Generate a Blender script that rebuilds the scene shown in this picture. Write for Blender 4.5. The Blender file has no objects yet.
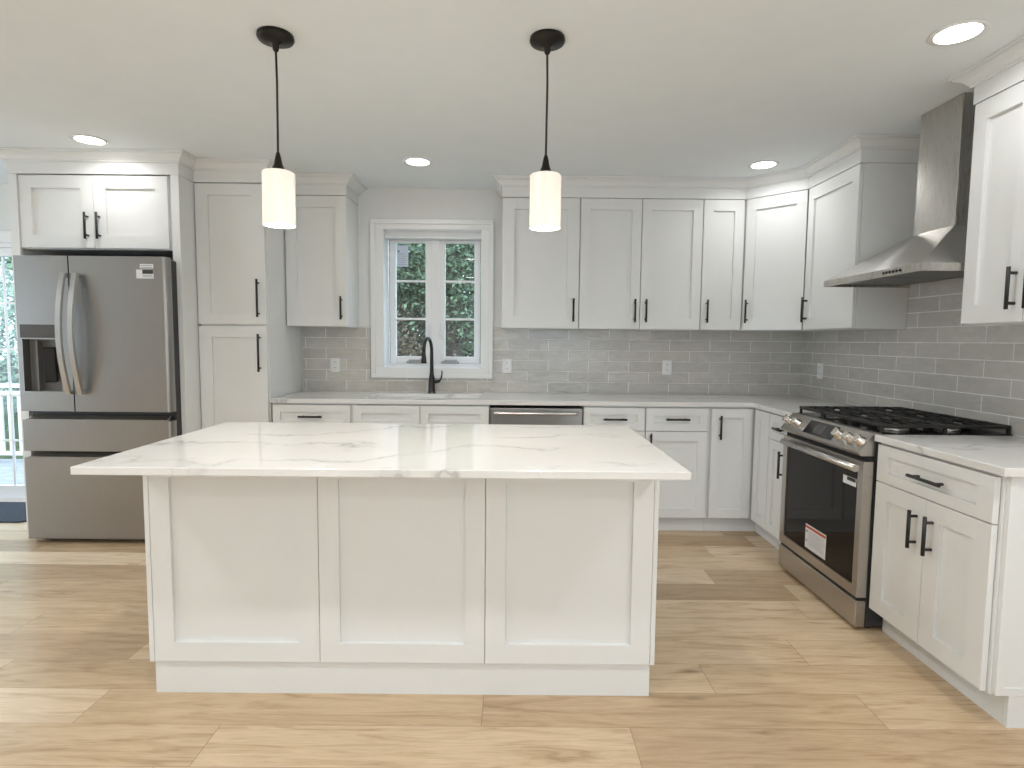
import bpy, bmesh, math, random
from math import radians as R, sin, cos, pi
from mathutils import Vector, Matrix

random.seed(7)
SC = bpy.context.scene
COL = SC.collection

# ------------------------------------------------------------------ camera
F_PX = 574.77
PITCH, YAW, ROLL, CAM_H = R(4.3443), R(0.1349), R(0.5388), 1.3199
fw = Vector((sin(YAW) * cos(PITCH), cos(YAW) * cos(PITCH), -sin(PITCH)))
r0 = Vector((cos(YAW), -sin(YAW), 0))
u0 = Vector((sin(YAW) * sin(PITCH), cos(YAW) * sin(PITCH), cos(PITCH)))
rc = r0 * cos(ROLL) + u0 * sin(ROLL)
uc = u0 * cos(ROLL) - r0 * sin(ROLL)
cam_data = bpy.data.cameras.new('camera')
cam = bpy.data.objects.new('camera', cam_data)
COL.objects.link(cam)
cam_data.sensor_width = 36.0
cam_data.lens = F_PX / 1024.0 * 36.0
cam_data.clip_start = 0.02
cam_data.clip_end = 200
m = Matrix.Identity(4)
for i in range(3):
    m[i][0], m[i][1], m[i][2] = rc[i], uc[i], -fw[i]
m[0][3], m[1][3], m[2][3] = 0, 0, CAM_H
cam.matrix_world = m
SC.camera = cam

# ------------------------------------------------------------------ light and exposure
vs = SC.view_settings
vs.view_transform = 'Standard'
vs.look = 'None'
vs.gamma = 1.0
vs.use_curve_mapping = False
vs.exposure = 1.88
SC.display_settings.display_device = 'sRGB'
world = bpy.data.worlds.new('daylight')
SC.world = world
world.use_nodes = True
bgn = world.node_tree.nodes['Background']
bgn.inputs['Color'].default_value = (0.80, 0.90, 1.0, 1)
bgn.inputs['Strength'].default_value = 1.25
DOWNLIGHT = 0.52         # watts of each recessed lamp over the cabinets
FILL_LIGHT = 2.9         # watts of each unseen recessed lamp added to brighten the room
BULB = 3.3              # watts in each pendant

# ------------------------------------------------------------------ room numbers (metres)
XW, YW, ZC = 2.28, 4.4975, 2.47          # right wall, back wall, ceiling
XL, YR = -6.2, -3.4                      # left wall, wall behind the camera
YB, XB = 3.868, 1.650                    # base door faces (back run, right run)
YU, XU = 4.177, 1.960                    # wall cabinet door faces
ZU0, ZU1 = 1.410, 2.334                  # wall cabinets
ZCT = 0.914

# ------------------------------------------------------------------ node helpers
def new_mat(name):
    mt = bpy.data.materials.new(name)
    mt.use_nodes = True
    nt = mt.node_tree
    return mt, nt, nt.nodes['Principled BSDF']

def N(nt, kind, **kw):
    n = nt.nodes.new(kind)
    for k, v in kw.items():
        if k in n.inputs.keys() if hasattr(n.inputs, 'keys') else False:
            n.inputs[k].default_value = v
        else:
            setattr(n, k, v)
    return n

def math_node(nt, op, a, b=None):
    n = nt.nodes.new('ShaderNodeMath')
    n.operation = op
    for i, v in enumerate((a, b)):
        if v is None: continue
        if isinstance(v, (int, float)): n.inputs[i].default_value = v
        else: nt.links.new(v, n.inputs[i])
    return n.outputs[0]

def ramp(nt, fac, stops):
    n = nt.nodes.new('ShaderNodeValToRGB')
    els = n.color_ramp.elements
    while len(els) < len(stops): els.new(0.5)
    for e, (p, c) in zip(els, stops):
        e.position = p
        e.color = (*c, 1) if len(c) == 3 else c
    nt.links.new(fac, n.inputs[0])
    return n.outputs[0]

def mixc(nt, fac, a, b, mode='MIX'):
    n = nt.nodes.new('ShaderNodeMix')
    n.data_type = 'RGBA'
    n.blend_type = mode
    for sock, v in ((n.inputs['Factor'], fac), (n.inputs['A'], a), (n.inputs['B'], b)):
        pass
    fs = n.inputs[0]; As = n.inputs[6]; Bs = n.inputs[7]
    for s, v in ((fs, fac), (As, a), (Bs, b)):
        if isinstance(v, (int, float)): s.default_value = v
        elif isinstance(v, tuple): s.default_value = (*v, 1)
        else: nt.links.new(v, s)
    return n.outputs[2]

def noise(nt, vec, scale, detail=3, rough=0.5, dist=0.0):
    n = nt.nodes.new('ShaderNodeTexNoise')
    n.inputs['Scale'].default_value = scale
    n.inputs['Detail'].default_value = detail
    n.inputs['Roughness'].default_value = rough
    n.inputs['Distortion'].default_value = dist
    if vec is not None: nt.links.new(vec, n.inputs['Vector'])
    return n.outputs[0]

def coords(nt, which='Object'):
    return nt.nodes.new('ShaderNodeTexCoord').outputs[which]

def mapping(nt, vec, scale=(1, 1, 1), loc=(0, 0, 0), rot=(0, 0, 0)):
    n = nt.nodes.new('ShaderNodeMapping')
    n.inputs['Scale'].default_value = scale
    n.inputs['Location'].default_value = loc
    n.inputs['Rotation'].default_value = rot
    nt.links.new(vec, n.inputs['Vector'])
    return n.outputs[0]

def bump(nt, bsdf, height, strength, dist=0.01):
    n = nt.nodes.new('ShaderNodeBump')
    n.inputs['Strength'].default_value = strength
    n.inputs['Distance'].default_value = dist
    nt.links.new(height, n.inputs['Height'])
    nt.links.new(n.outputs[0], bsdf.inputs['Normal'])

def plain(name, col, rough=0.5, metal=0.0, noise_amt=0.03, nscale=6.0, spec=None, coat=0.0):
    mt, nt, b = new_mat(name)
    v = coords(nt)
    f = noise(nt, v, nscale, 2)
    lo = tuple(max(0, c * (1 - noise_amt)) for c in col)
    hi = tuple(min(1, c * (1 + noise_amt)) for c in col)
    nt.links.new(ramp(nt, f, [(0.3, lo), (0.7, hi)]), b.inputs['Base Color'])
    b.inputs['Roughness'].default_value = rough
    b.inputs['Metallic'].default_value = metal
    if spec is not None: b.inputs['Specular IOR Level'].default_value = spec
    if coat:
        b.inputs['Coat Weight'].default_value = coat
        b.inputs['Coat Roughness'].default_value = 0.1
    return mt

def steel(name, col, rough=0.28, along=(1, 1, 60), amount=0.10):
    mt, nt, b = new_mat(name)
    v = mapping(nt, coords(nt), along)
    f = noise(nt, v, 12.0, 4, 0.6)
    lo = tuple(c * (1 - amount) for c in col); hi = tuple(min(1, c * (1 + amount)) for c in col)
    nt.links.new(ramp(nt, f, [(0.3, lo), (0.7, hi)]), b.inputs['Base Color'])
    b.inputs['Metallic'].default_value = 1.0
    nt.links.new(ramp(nt, f, [(0.2, (rough - .05,) * 3), (0.8, (rough + .07,) * 3)]), b.inputs['Roughness'])
    bump(nt, b, f, 0.04, 0.002)
    return mt

def emit_mat(name, col, strength):
    mt, nt, b = new_mat(name)
    b.inputs['Base Color'].default_value = (*col, 1)
    b.inputs['Emission Color'].default_value = (*col, 1)
    b.inputs['Emission Strength'].default_value = strength
    return mt

M = {}
M['paint'] = plain('wall_paint', (0.80, 0.795, 0.775), 0.85, noise_amt=0.01)
M['ceiling'] = plain('ceiling_paint', (0.82, 0.86, 0.87), 0.9, noise_amt=0.01)
M['cabinet'] = plain('cabinet_paint', (0.785, 0.79, 0.775), 0.38, noise_amt=0.008)
M['trim'] = plain('white_trim', (0.84, 0.84, 0.83), 0.4, noise_amt=0.005)
M['black'] = plain('black_metal', (0.012, 0.012, 0.013), 0.38, noise_amt=0.1)
M['bronze'] = plain('dark_bronze', (0.02, 0.017, 0.014), 0.4, 0.6, noise_amt=0.1)
M['iron'] = plain('cast_iron', (0.012, 0.012, 0.012), 0.42, noise_amt=0.2, nscale=60)
M['gloss_black'] = plain('glossy_black', (0.008, 0.008, 0.009), 0.08, noise_amt=0.05)
M['oven_glass'] = plain('dark_oven_glass', (0.008, 0.0065, 0.006), 0.05, noise_amt=0.05, spec=0.22)
M['case'] = plain('charcoal_case', (0.03, 0.03, 0.032), 0.45)
M['gap'] = plain('dark_recess', (0.01, 0.01, 0.01), 0.7)
M['fridge'] = steel('fridge_steel', (0.34, 0.33, 0.315), 0.34, (40, 40, 0.6), 0.05)
M['steel'] = steel('brushed_steel', (0.60, 0.585, 0.56), 0.26, (1, 60, 60), 0.06)
M['range_steel'] = steel('range_steel', (0.50, 0.475, 0.445), 0.30, (60, 1, 60), 0.06)
M['hood_steel'] = steel('hood_steel', (0.56, 0.54, 0.51), 0.26, (60, 60, 1), 0.05)
_nt = M['hood_steel'].node_tree; _b = _nt.nodes['Principled BSDF']
_tg = _nt.nodes.new('ShaderNodeTangent'); _tg.direction_type = 'RADIAL'; _tg.axis = 'Z'
_nt.links.new(_tg.outputs[0], _b.inputs['Tangent'])
_b.inputs['Anisotropic'].default_value = 0.8
_b.inputs['Anisotropic Rotation'].default_value = 0.25
M['handle_steel'] = steel('handle_steel', (0.46, 0.455, 0.445), 0.33, (2, 2, 2), 0.03)
M['crank'] = plain('crank_grey', (0.40, 0.40, 0.40), 0.4)
M['bay'] = plain('dispenser_plastic', (0.13, 0.125, 0.12), 0.35)
M['panel_gloss'] = plain('dispenser_panel_gloss', (0.10, 0.10, 0.10), 0.15)
M['filter'] = plain('grease_filter', (0.16, 0.16, 0.155), 0.4, 0.8)
M['bright_steel'] = steel('bright_steel', (0.72, 0.70, 0.67), 0.16, (2, 2, 2), 0.04)
M['sticker'] = plain('sticker_white', (0.82, 0.82, 0.82), 0.5)
M['sticker_grey'] = plain('sticker_print', (0.36, 0.36, 0.36), 0.6)
M['sticker_dark'] = plain('sticker_black', (0.03, 0.03, 0.03), 0.5)
M['sticker_red'] = plain('sticker_red', (0.52, 0.10, 0.04), 0.5)
M['sticker_blue'] = plain('sticker_pale_blue', (0.62, 0.72, 0.85), 0.5)
M['outlet'] = plain('outlet_plastic', (0.85, 0.85, 0.84), 0.35, noise_amt=0.005)
M['display'] = plain('display_glass', (0.06, 0.06, 0.065), 0.15)
M['vinyl'] = plain('window_vinyl', (0.86, 0.87, 0.88), 0.35, noise_amt=0.005)
M['downlight'] = emit_mat('downlight_lens', (1.0, 0.97, 0.93), 3.0)

def glass_mat():
    mt, nt, b = new_mat('window_glass')
    nt.nodes.remove(b)
    out = nt.nodes['Material Output']
    tr = nt.nodes.new('ShaderNodeBsdfTransparent')
    tr.inputs[0].default_value = (0.90, 0.95, 0.98, 1)
    gl = nt.nodes.new('ShaderNodeBsdfGlossy')
    gl.inputs['Roughness'].default_value = 0.01
    lw = nt.nodes.new('ShaderNodeLayerWeight')      # Schlick reflectance, the same from either side
    fr5 = math_node(nt, 'POWER', lw.outputs['Facing'], 5.0)
    frv = math_node(nt, 'ADD', math_node(nt, 'MULTIPLY', fr5, 0.95), 0.045)
    mx = nt.nodes.new('ShaderNodeMixShader')
    nt.links.new(frv, mx.inputs[0])
    nt.links.new(tr.outputs[0], mx.inputs[1])
    nt.links.new(gl.outputs[0], mx.inputs[2])
    nt.links.new(mx.outputs[0], out.inputs[0])
    return mt
M['glass'] = glass_mat()

def shade_mat():
    mt, nt, b = new_mat('pendant_shade_fabric')
    v = mapping(nt, coords(nt), (14, 14, 1.2))
    f = noise(nt, v, 3.0, 4, 0.6)
    c = ramp(nt, f, [(0.3, (0.83, 0.79, 0.71)), (0.7, (0.97, 0.94, 0.89))])
    nt.nodes.remove(b)
    out = nt.nodes['Material Output']
    di = nt.nodes.new('ShaderNodeBsdfDiffuse'); tl = nt.nodes.new('ShaderNodeBsdfTranslucent')
    em = nt.nodes.new('ShaderNodeEmission')
    em.inputs['Strength'].default_value = 0.17
    mx = nt.nodes.new('ShaderNodeMixShader'); mx.inputs[0].default_value = 0.5
    ad = nt.nodes.new('ShaderNodeAddShader')
    for n in (di, em): nt.links.new(c, n.inputs['Color'])
    nt.links.new(mixc(nt, 1.0, c, (0.14, 0.125, 0.105), 'MULTIPLY'), tl.inputs['Color'])
    nt.links.new(di.outputs[0], mx.inputs[1]); nt.links.new(tl.outputs[0], mx.inputs[2])
    nt.links.new(mx.outputs[0], ad.inputs[0]); nt.links.new(em.outputs[0], ad.inputs[1])
    nt.links.new(ad.outputs[0], out.inputs[0])
    return mt
M['shade'] = shade_mat()
M['shade_rim'] = emit_mat('lamp_bulb', (1.0, 0.84, 0.60), 20.0)

def quartz_mat(name, loc):
    mt, nt, b = new_mat(name)
    v = mapping(nt, coords(nt), (1, 1, 1), loc, (0, 0, R(-12)))
    warp = noise(nt, v, 1.3, 5, 0.6)
    warp2 = noise(nt, v, 4.5, 4, 0.6)
    sep = nt.nodes.new('ShaderNodeSeparateXYZ'); nt.links.new(v, sep.inputs[0])
    # long wandering veins: distance of a warped coordinate to a line
    a = math_node(nt, 'ADD', sep.outputs[1], math_node(nt, 'MULTIPLY', warp, 1.1))
    a = math_node(nt, 'ADD', a, math_node(nt, 'MULTIPLY', warp2, 0.22))
    w = math_node(nt, 'PINGPONG', math_node(nt, 'MULTIPLY', a, 1.0), 0.16)
    thin = ramp(nt, w, [(0.0, (1, 1, 1)), (0.012, (0.35, 0.35, 0.35)), (0.035, (0.06, 0.06, 0.06)), (0.07, (0, 0, 0))])
    fade = ramp(nt, noise(nt, v, 2.2, 3), [(0.42, (0, 0, 0)), (0.56, (1, 1, 1))])
    fac = math_node(nt, 'MULTIPLY', thin, fade)
    cloud = ramp(nt, noise(nt, v, 1.7, 4, 0.6), [(0.35, (0.75, 0.74, 0.715)), (0.65, (0.80, 0.79, 0.77))])
    c = mixc(nt, math_node(nt, 'MULTIPLY', fac, 0.6), cloud, (0.33, 0.33, 0.335))
    nt.links.new(c, b.inputs['Base Color'])
    b.inputs['Roughness'].default_value = 0.08
    return mt
M['quartz'] = quartz_mat('white_veined_quartz', (0.3, 0.2, 0))
M['quartz_run'] = quartz_mat('white_quartz_run', (3.3, 1.7, 0))

def tile_mat(name, axis, shift_u, shift_v):
    mt, nt, b = new_mat(name)
    sep = nt.nodes.new('ShaderNodeSeparateXYZ'); nt.links.new(coords(nt), sep.inputs[0])
    com = nt.nodes.new('ShaderNodeCombineXYZ')
    nt.links.new(math_node(nt, 'ADD', sep.outputs[axis], shift_u), com.inputs[0])
    nt.links.new(math_node(nt, 'ADD', sep.outputs[2], shift_v), com.inputs[1])
    br = nt.nodes.new('ShaderNodeTexBrick')
    nt.links.new(com.outputs[0], br.inputs['Vector'])
    br.offset = 0.5; br.squash = 1.0
    br.inputs['Scale'].default_value = 1.0
    br.inputs['Color1'].default_value = (0.53, 0.507, 0.465, 1)
    br.inputs['Color2'].default_value = (0.61, 0.583, 0.537, 1)
    br.inputs['Mortar'].default_value = (0.90, 0.88, 0.85, 1)
    br.inputs['Mortar Size'].default_value = 0.0030
    br.inputs['Mortar Smooth'].default_value = 0.1
    br.inputs['Bias'].default_value = 0.0
    br.inputs['Brick Width'].default_value = 0.315
    br.inputs['Row Height'].default_value = 0.083
    v = mapping(nt, com.outputs[0], (1, 2.2, 1))
    mot = ramp(nt, noise(nt, v, 9, 4, 0.6, 1.0), [(0.3, (0.90, 0.90, 0.90)), (0.75, (1.08, 1.08, 1.07))])
    nt.links.new(mixc(nt, 1.0, br.outputs['Color'], mot, 'MULTIPLY'), b.inputs['Base Color'])
    b.inputs['Roughness'].default_value = 0.16
    wav = noise(nt, mapping(nt, com.outputs[0], (1, 1.7, 1), (0, 0, 0), (0, 0, R(28))), 11, 2, 0.4, 0.8)
    h = math_node(nt, 'SUBTRACT', math_node(nt, 'MULTIPLY', wav, 0.5), math_node(nt, 'MULTIPLY', br.outputs['Fac'], 0.35))
    bump(nt, b, h, 1.0, 0.012)
    return mt
M['tile_back'] = tile_mat('grey_subway_tile_back', 0, -0.764 + 0.315 * 10, -0.914 + 0.083 * 10)
M['tile_right'] = tile_mat('grey_subway_tile_right', 1, -3.541 + 0.315 * 15, -0.914 + 0.083 * 11)

def floor_mat():
    mt, nt, b = new_mat('oak_plank_floor')
    sep = nt.nodes.new('ShaderNodeSeparateXYZ'); nt.links.new(coords(nt), sep.inputs[0])
    W, L = 0.196, 1.40
    yy = math_node(nt, 'DIVIDE', math_node(nt, 'ADD', sep.outputs[1], -1.875 + W * 40), W)
    row = math_node(nt, 'FLOOR', yy); fy = math_node(nt, 'FRACT', yy)
    wn = nt.nodes.new('ShaderNodeTexWhiteNoise'); wn.noise_dimensions = '1D'
    nt.links.new(row, wn.inputs['W'])
    xx = math_node(nt, 'ADD', math_node(nt, 'DIVIDE', sep.outputs[0], L), math_node(nt, 'MULTIPLY', wn.outputs['Value'], 7.3))
    xx = math_node(nt, 'ADD', xx, 20)
    col = math_node(nt, 'FLOOR', xx); fx = math_node(nt, 'FRACT', xx)
    cid = nt.nodes.new('ShaderNodeCombineXYZ'); nt.links.new(row, cid.inputs[0]); nt.links.new(col, cid.inputs[1])
    wid = nt.nodes.new('ShaderNodeTexWhiteNoise'); wid.noise_dimensions = '3D'; nt.links.new(cid.outputs[0], wid.inputs['Vector'])
    base = ramp(nt, wid.outputs['Value'], [(0.0, (0.45, 0.315, 0.19)), (0.3, (0.58, 0.425, 0.265)), (0.7, (0.67, 0.51, 0.338)), (1.0, (0.75, 0.595, 0.42))])
    # grain, shifted plank by plank
    sh = nt.nodes.new('ShaderNodeVectorMath'); sh.operation = 'MULTIPLY_ADD'
    nt.links.new(wid.outputs['Color'], sh.inputs[0]); sh.inputs[1].default_value = (9, 9, 9)
    nt.links.new(coords(nt), sh.inputs[2])
    g1 = noise(nt, mapping(nt, sh.outputs[0], (0.8, 6.5, 1)), 2.6, 6, 0.60, 1.6)
    g2 = noise(nt, mapping(nt, sh.outputs[0], (3, 70, 1)), 4.0, 3, 0.6)
    grain = ramp(nt, g1, [(0.28, (0.64, 0.57, 0.50)), (0.40, (0.88, 0.85, 0.81)), (0.50, (1.0, 1.0, 1.0)), (0.7, (1.13, 1.15, 1.17))])
    fine = ramp(nt, g2, [(0.3, (0.88, 0.86, 0.84)), (0.7, (1.05, 1.05, 1.05))])
    c = mixc(nt, 1.0, mixc(nt, 1.0, base, grain, 'MULTIPLY'), fine, 'MULTIPLY')
    # knots
    vo = nt.nodes.new('ShaderNodeTexVoronoi'); vo.inputs['Scale'].default_value = 2.1
    nt.links.new(mapping(nt, sh.outputs[0], (0.8, 2.1, 1)), vo.inputs['Vector'])
    kn = ramp(nt, vo.outputs['Distance'], [(0.02, (1, 1, 1)), (0.10, (0, 0, 0))])
    sel = nt.nodes.new('ShaderNodeSeparateColor'); nt.links.new(vo.outputs['Color'], sel.inputs[0])
    kn = math_node(nt, 'MULTIPLY', kn, math_node(nt, 'GREATER_THAN', sel.outputs[0], 0.35))
    c = mixc(nt, math_node(nt, 'MULTIPLY', kn, 0.72), c, (0.13, 0.082, 0.045))
    # seams
    def edge(fr, half):
        return math_node(nt, 'LESS_THAN', math_node(nt, 'MINIMUM', fr, math_node(nt, 'SUBTRACT', 1.0, fr)), half)
    seam = math_node(nt, 'MAXIMUM', edge(fy, 0.0045), edge(fx, 0.0009))
    c = mixc(nt, math_node(nt, 'MULTIPLY', seam, 0.6), c, (0.16, 0.10, 0.06))
    nt.links.new(c, b.inputs['Base Color'])
    b.inputs['Roughness'].default_value = 0.27
    bump(nt, b, math_node(nt, 'SUBTRACT', g1, math_node(nt, 'MULTIPLY', seam, 0.8)), 0.10, 0.003)
    return mt
M['floor'] = floor_mat()

def leaf_mat(name, dark, light):
    mt, nt, b = new_mat(name)
    g = nt.nodes.new('ShaderNodeNewGeometry')
    c = ramp(nt, g.outputs['Random Per Island'], [(0.0, dark), (1.0, light)])
    nt.links.new(c, b.inputs['Base Color'])
    b.inputs['Roughness'].default_value = 0.6
    return mt
M['leaf_a'] = leaf_mat('leaves_deep_green', (0.008, 0.022, 0.014), (0.075, 0.13, 0.075))
M['leaf_b'] = leaf_mat('leaves_fresh_green', (0.02, 0.05, 0.03), (0.18, 0.27, 0.15))
M['leaf_c'] = leaf_mat('leaves_russet', (0.05, 0.04, 0.025), (0.20, 0.15, 0.09))
M['leaf_d'] = leaf_mat('leaves_sunlit_green', (0.10, 0.18, 0.12), (0.50, 0.62, 0.46))  # leaf colour lightened to stand in for sunlight
M['bark'] = plain('bark', (0.05, 0.04, 0.035), 0.9, noise_amt=0.5, nscale=14)
M['deck'] = plain('weathered_deck', (0.36, 0.37, 0.39), 0.7, noise_amt=0.12, nscale=9)
M['grass'] = plain('lawn', (0.06, 0.10, 0.035), 0.95, noise_amt=0.4, nscale=3)
M['mat_blue'] = plain('mat_pile', (0.045, 0.055, 0.075), 0.95, noise_amt=0.5, nscale=90)

# ------------------------------------------------------------------ mesh helpers
class MB:
    """collects shapes; build() links them as one mesh object"""
    def __init__(s): s.bm = bmesh.new()
    def box(s, x0, x1, y0, y1, z0, z1, bev=0.0, seg=1):
        r = bmesh.ops.create_cube(s.bm, size=1.0)
        vs_ = r['verts']
        for v in vs_:
            v.co = Vector((x0 + (v.co.x + .5) * (x1 - x0), y0 + (v.co.y + .5) * (y1 - y0), z0 + (v.co.z + .5) * (z1 - z0)))
        if bev:
            ed = list({e for v in vs_ for e in v.link_edges})
            bmesh.ops.bevel(s.bm, geom=ed, offset=bev, segments=seg, affect='EDGES', profile=0.5)
        return s
    def quad(s, pts):
        s.bm.faces.new([s.bm.verts.new(p) for p in pts]); return s
    def hexa(s, b, t):
        """solid between two quads given in the same order"""
        vb = [s.bm.verts.new(p) for p in b]; vt = [s.bm.verts.new(p) for p in t]
        f = [s.bm.faces.new(vb), s.bm.faces.new(vt)]
        for i in range(4):
            f.append(s.bm.faces.new((vb[i], vb[(i + 1) % 4], vt[(i + 1) % 4], vt[i])))
        bmesh.ops.recalc_face_normals(s.bm, faces=f)
        return s
    def prism(s, poly, axis, a, c):
        """polygon in the two other axes, extruded along axis from a to c"""
        def mk(p, t):
            return {'x': (t, p[0], p[1]), 'y': (p[0], t, p[1]), 'z': (p[0], p[1], t)}[axis]
        v1 = [s.bm.verts.new(mk(p, a)) for p in poly]; v2 = [s.bm.verts.new(mk(p, c)) for p in poly]
        f = [s.bm.faces.new(v1), s.bm.faces.new(v2)]
        n = len(poly)
        for i in range(n):
            f.append(s.bm.faces.new((v1[i], v1[(i + 1) % n], v2[(i + 1) % n], v2[i])))
        bmesh.ops.recalc_face_normals(s.bm, faces=f)
        return s
    def lathe(s, prof, cx, cy, seg=32, axis='z', cap=True):
        """prof = [(radius, height)] turned about a line through (cx, cy)"""
        rings = []
        for r, h in prof:
            ring = []
            for k in range(seg):
                a = 2 * pi * k / seg
                p = {'z': (cx + r * cos(a), cy + r * sin(a), h), 'y': (cx + r * cos(a), h, cy + r * sin(a)), 'x': (h, cx + r * cos(a), cy + r * sin(a))}[axis]
                ring.append(s.bm.verts.new(p))
            rings.append(ring)
        fs = []
        for a, b in zip(rings, rings[1:]):
            for k in range(seg):
                f = s.bm.faces.new((a[k], a[(k + 1) % seg], b[(k + 1) % seg], b[k])); f.smooth = True; fs.append(f)
        if cap:
            fs.append(s.bm.faces.new(rings[0])); fs.append(s.bm.faces.new(rings[-1]))
        bmesh.ops.recalc_face_normals(s.bm, faces=fs)
        return s
    def tube(s, pts, rad, seg=12, flat=1.0):
        """round bar along points; rad a number or one per point"""
        pts = [Vector(p) for p in pts]
        rads = rad if isinstance(rad, (list, tuple)) else [rad] * len(pts)
        rings = []; ref = None
        for i, p in enumerate(pts):
            d = (pts[min(i + 1, len(pts) - 1)] - pts[max(i - 1, 0)]).normalized()
            if ref is None:
                ref = Vector((0, 0, 1)) if abs(d.z) < 0.9 else Vector((1, 0, 0))
            a = (ref - d * ref.dot(d)).normalized(); b = d.cross(a); ref = a
            rings.append([s.bm.verts.new(p + (a * cos(2 * pi * k / seg) + b * sin(2 * pi * k / seg) * flat) * rads[i]) for k in range(seg)])
        fs = []
        for a, b in zip(rings, rings[1:]):
            for k in range(seg):
                f = s.bm.faces.new((a[k], a[(k + 1) % seg], b[(k + 1) % seg], b[k])); f.smooth = True; fs.append(f)
        fs.append(s.bm.faces.new(rings[0])); fs.append(s.bm.faces.new(rings[-1]))
        bmesh.ops.recalc_face_normals(s.bm, faces=fs)
        return s
    def shaker(s, x0, x1, z0, z1, yf, th=0.020, rail=0.060, rec=0.014, railz=None):
        """framed door: raised border, recessed flat centre, front towards -y"""
        rz = rail if railz is None else railz
        e = 0.0018
        def rect(a, b, c, d, y): return [s.bm.verts.new(p) for p in ((a, y, c), (b, y, c), (b, y, d), (a, y, d))]
        back = rect(x0, x1, z0, z1, yf + th)
        side = rect(x0, x1, z0, z1, yf + e)
        front = rect(x0 + e, x1 - e, z0 + e, z1 - e, yf)
        inn = rect(x0 + rail, x1 - rail, z0 + rz, z1 - rz, yf)
        deep = rect(x0 + rail + .001, x1 - rail - .001, z0 + rz + .001, z1 - rz - .001, yf + rec)
        fs = [s.bm.faces.new(back[::-1]), s.bm.faces.new(deep)]
        for a, b in ((back, side), (side, front), (front, inn), (inn, deep)):
            for k in range(4):
                fs.append(s.bm.faces.new((a[k], a[(k + 1) % 4], b[(k + 1) % 4], b[k])))
        bmesh.ops.recalc_face_normals(s.bm, faces=fs)
        return s
    def sweep(s, path, prof):
        """profile (out, z) carried along a plan polyline with mitred corners; out = right of travel"""
        n = len(path); rings = []
        P2 = [Vector(p) for p in path]
        for i in range(n):
            ds = []
            if i > 0: ds.append((P2[i] - P2[i - 1]).normalized())
            if i < n - 1: ds.append((P2[i + 1] - P2[i]).normalized())
            ns = [Vector((d.y, -d.x)) for d in ds]
            if len(ns) == 2:
                b = (ns[0] + ns[1]).normalized(); k = 1.0 / b.dot(ns[0])
            else: b, k = ns[0], 1.0
            rings.append([s.bm.verts.new((P2[i].x + b.x * k * o_, P2[i].y + b.y * k * o_, z)) for o_, z in prof])
        fs = []; q = len(prof)
        for a, b in zip(rings, rings[1:]):
            for k in range(q):
                fs.append(s.bm.faces.new((a[k], a[(k + 1) % q], b[(k + 1) % q], b[k])))
        fs.append(s.bm.faces.new(rings[0])); fs.append(s.bm.faces.new(rings[-1]))
        bmesh.ops.recalc_face_normals(s.bm, faces=fs)
        return s
    def grid_holes(s, us, vs_, holes, mk, t0, t1):
        """slab with rectangular holes: cells of a us x vs grid; mk(u, v, t) -> point"""
        def hole(i, j):
            cu = (us[i] + us[i + 1]) / 2; cv = (vs_[j] + vs_[j + 1]) / 2
            return any(a < cu < b and c < cv < d for a, b, c, d in holes)
        cache = {}
        def V(i, j, k):
            if (i, j, k) not in cache: cache[(i, j, k)] = s.bm.verts.new(mk(us[i], vs_[j], (t0, t1)[k]))
            return cache[(i, j, k)]
        nu, nv = len(us) - 1, len(vs_) - 1
        fs = []
        for i in range(nu):
            for j in range(nv):
                if hole(i, j): continue
                for k in (0, 1): fs.append(s.bm.faces.new((V(i, j, k), V(i + 1, j, k), V(i + 1, j + 1, k), V(i, j + 1, k))))
                for di, dj, (a, b) in ((-1, 0, ((i, j), (i, j + 1))), (1, 0, ((i + 1, j), (i + 1, j + 1))), (0, -1, ((i, j), (i + 1, j))), (0, 1, ((i, j + 1), (i + 1, j + 1)))):
                    ii, jj = i + di, j + dj
                    if ii < 0 or jj < 0 or ii >= nu or jj >= nv or hole(ii, jj):
                        fs.append(s.bm.faces.new((V(*a, 0), V(*b, 0), V(*b, 1), V(*a, 1))))
        bmesh.ops.recalc_face_normals(s.bm, faces=fs)
        return s
    def build(s, name, mat, parent=None, label=None):
        me = bpy.data.meshes.new(name)
        s.bm.to_mesh(me); s.bm.free()
        mats = mat if isinstance(mat, (list, tuple)) else [mat]
        for q in mats: me.materials.append(M[q] if isinstance(q, str) else q)
        o = bpy.data.objects.new(name, me)
        COL.objects.link(o)
        if parent: o.parent = parent
        if label: o['label'] = label
        return o

def thing(name, label, cat, loc=(0, 0, 0), rz=0.0, group=None):
    o = bpy.data.objects.new(name, None)
    o.empty_display_size = 0.1
    COL.objects.link(o)
    o.location = loc; o.rotation_euler = (0, 0, rz)
    tag(o, label, cat, group)
    return o
def tag(o, label, cat, group=None):
    o['label'] = label; o['category'] = cat
    if group: o['group'] = group
    return o
def struct(o):
    o['kind'] = 'structure'; return o

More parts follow.
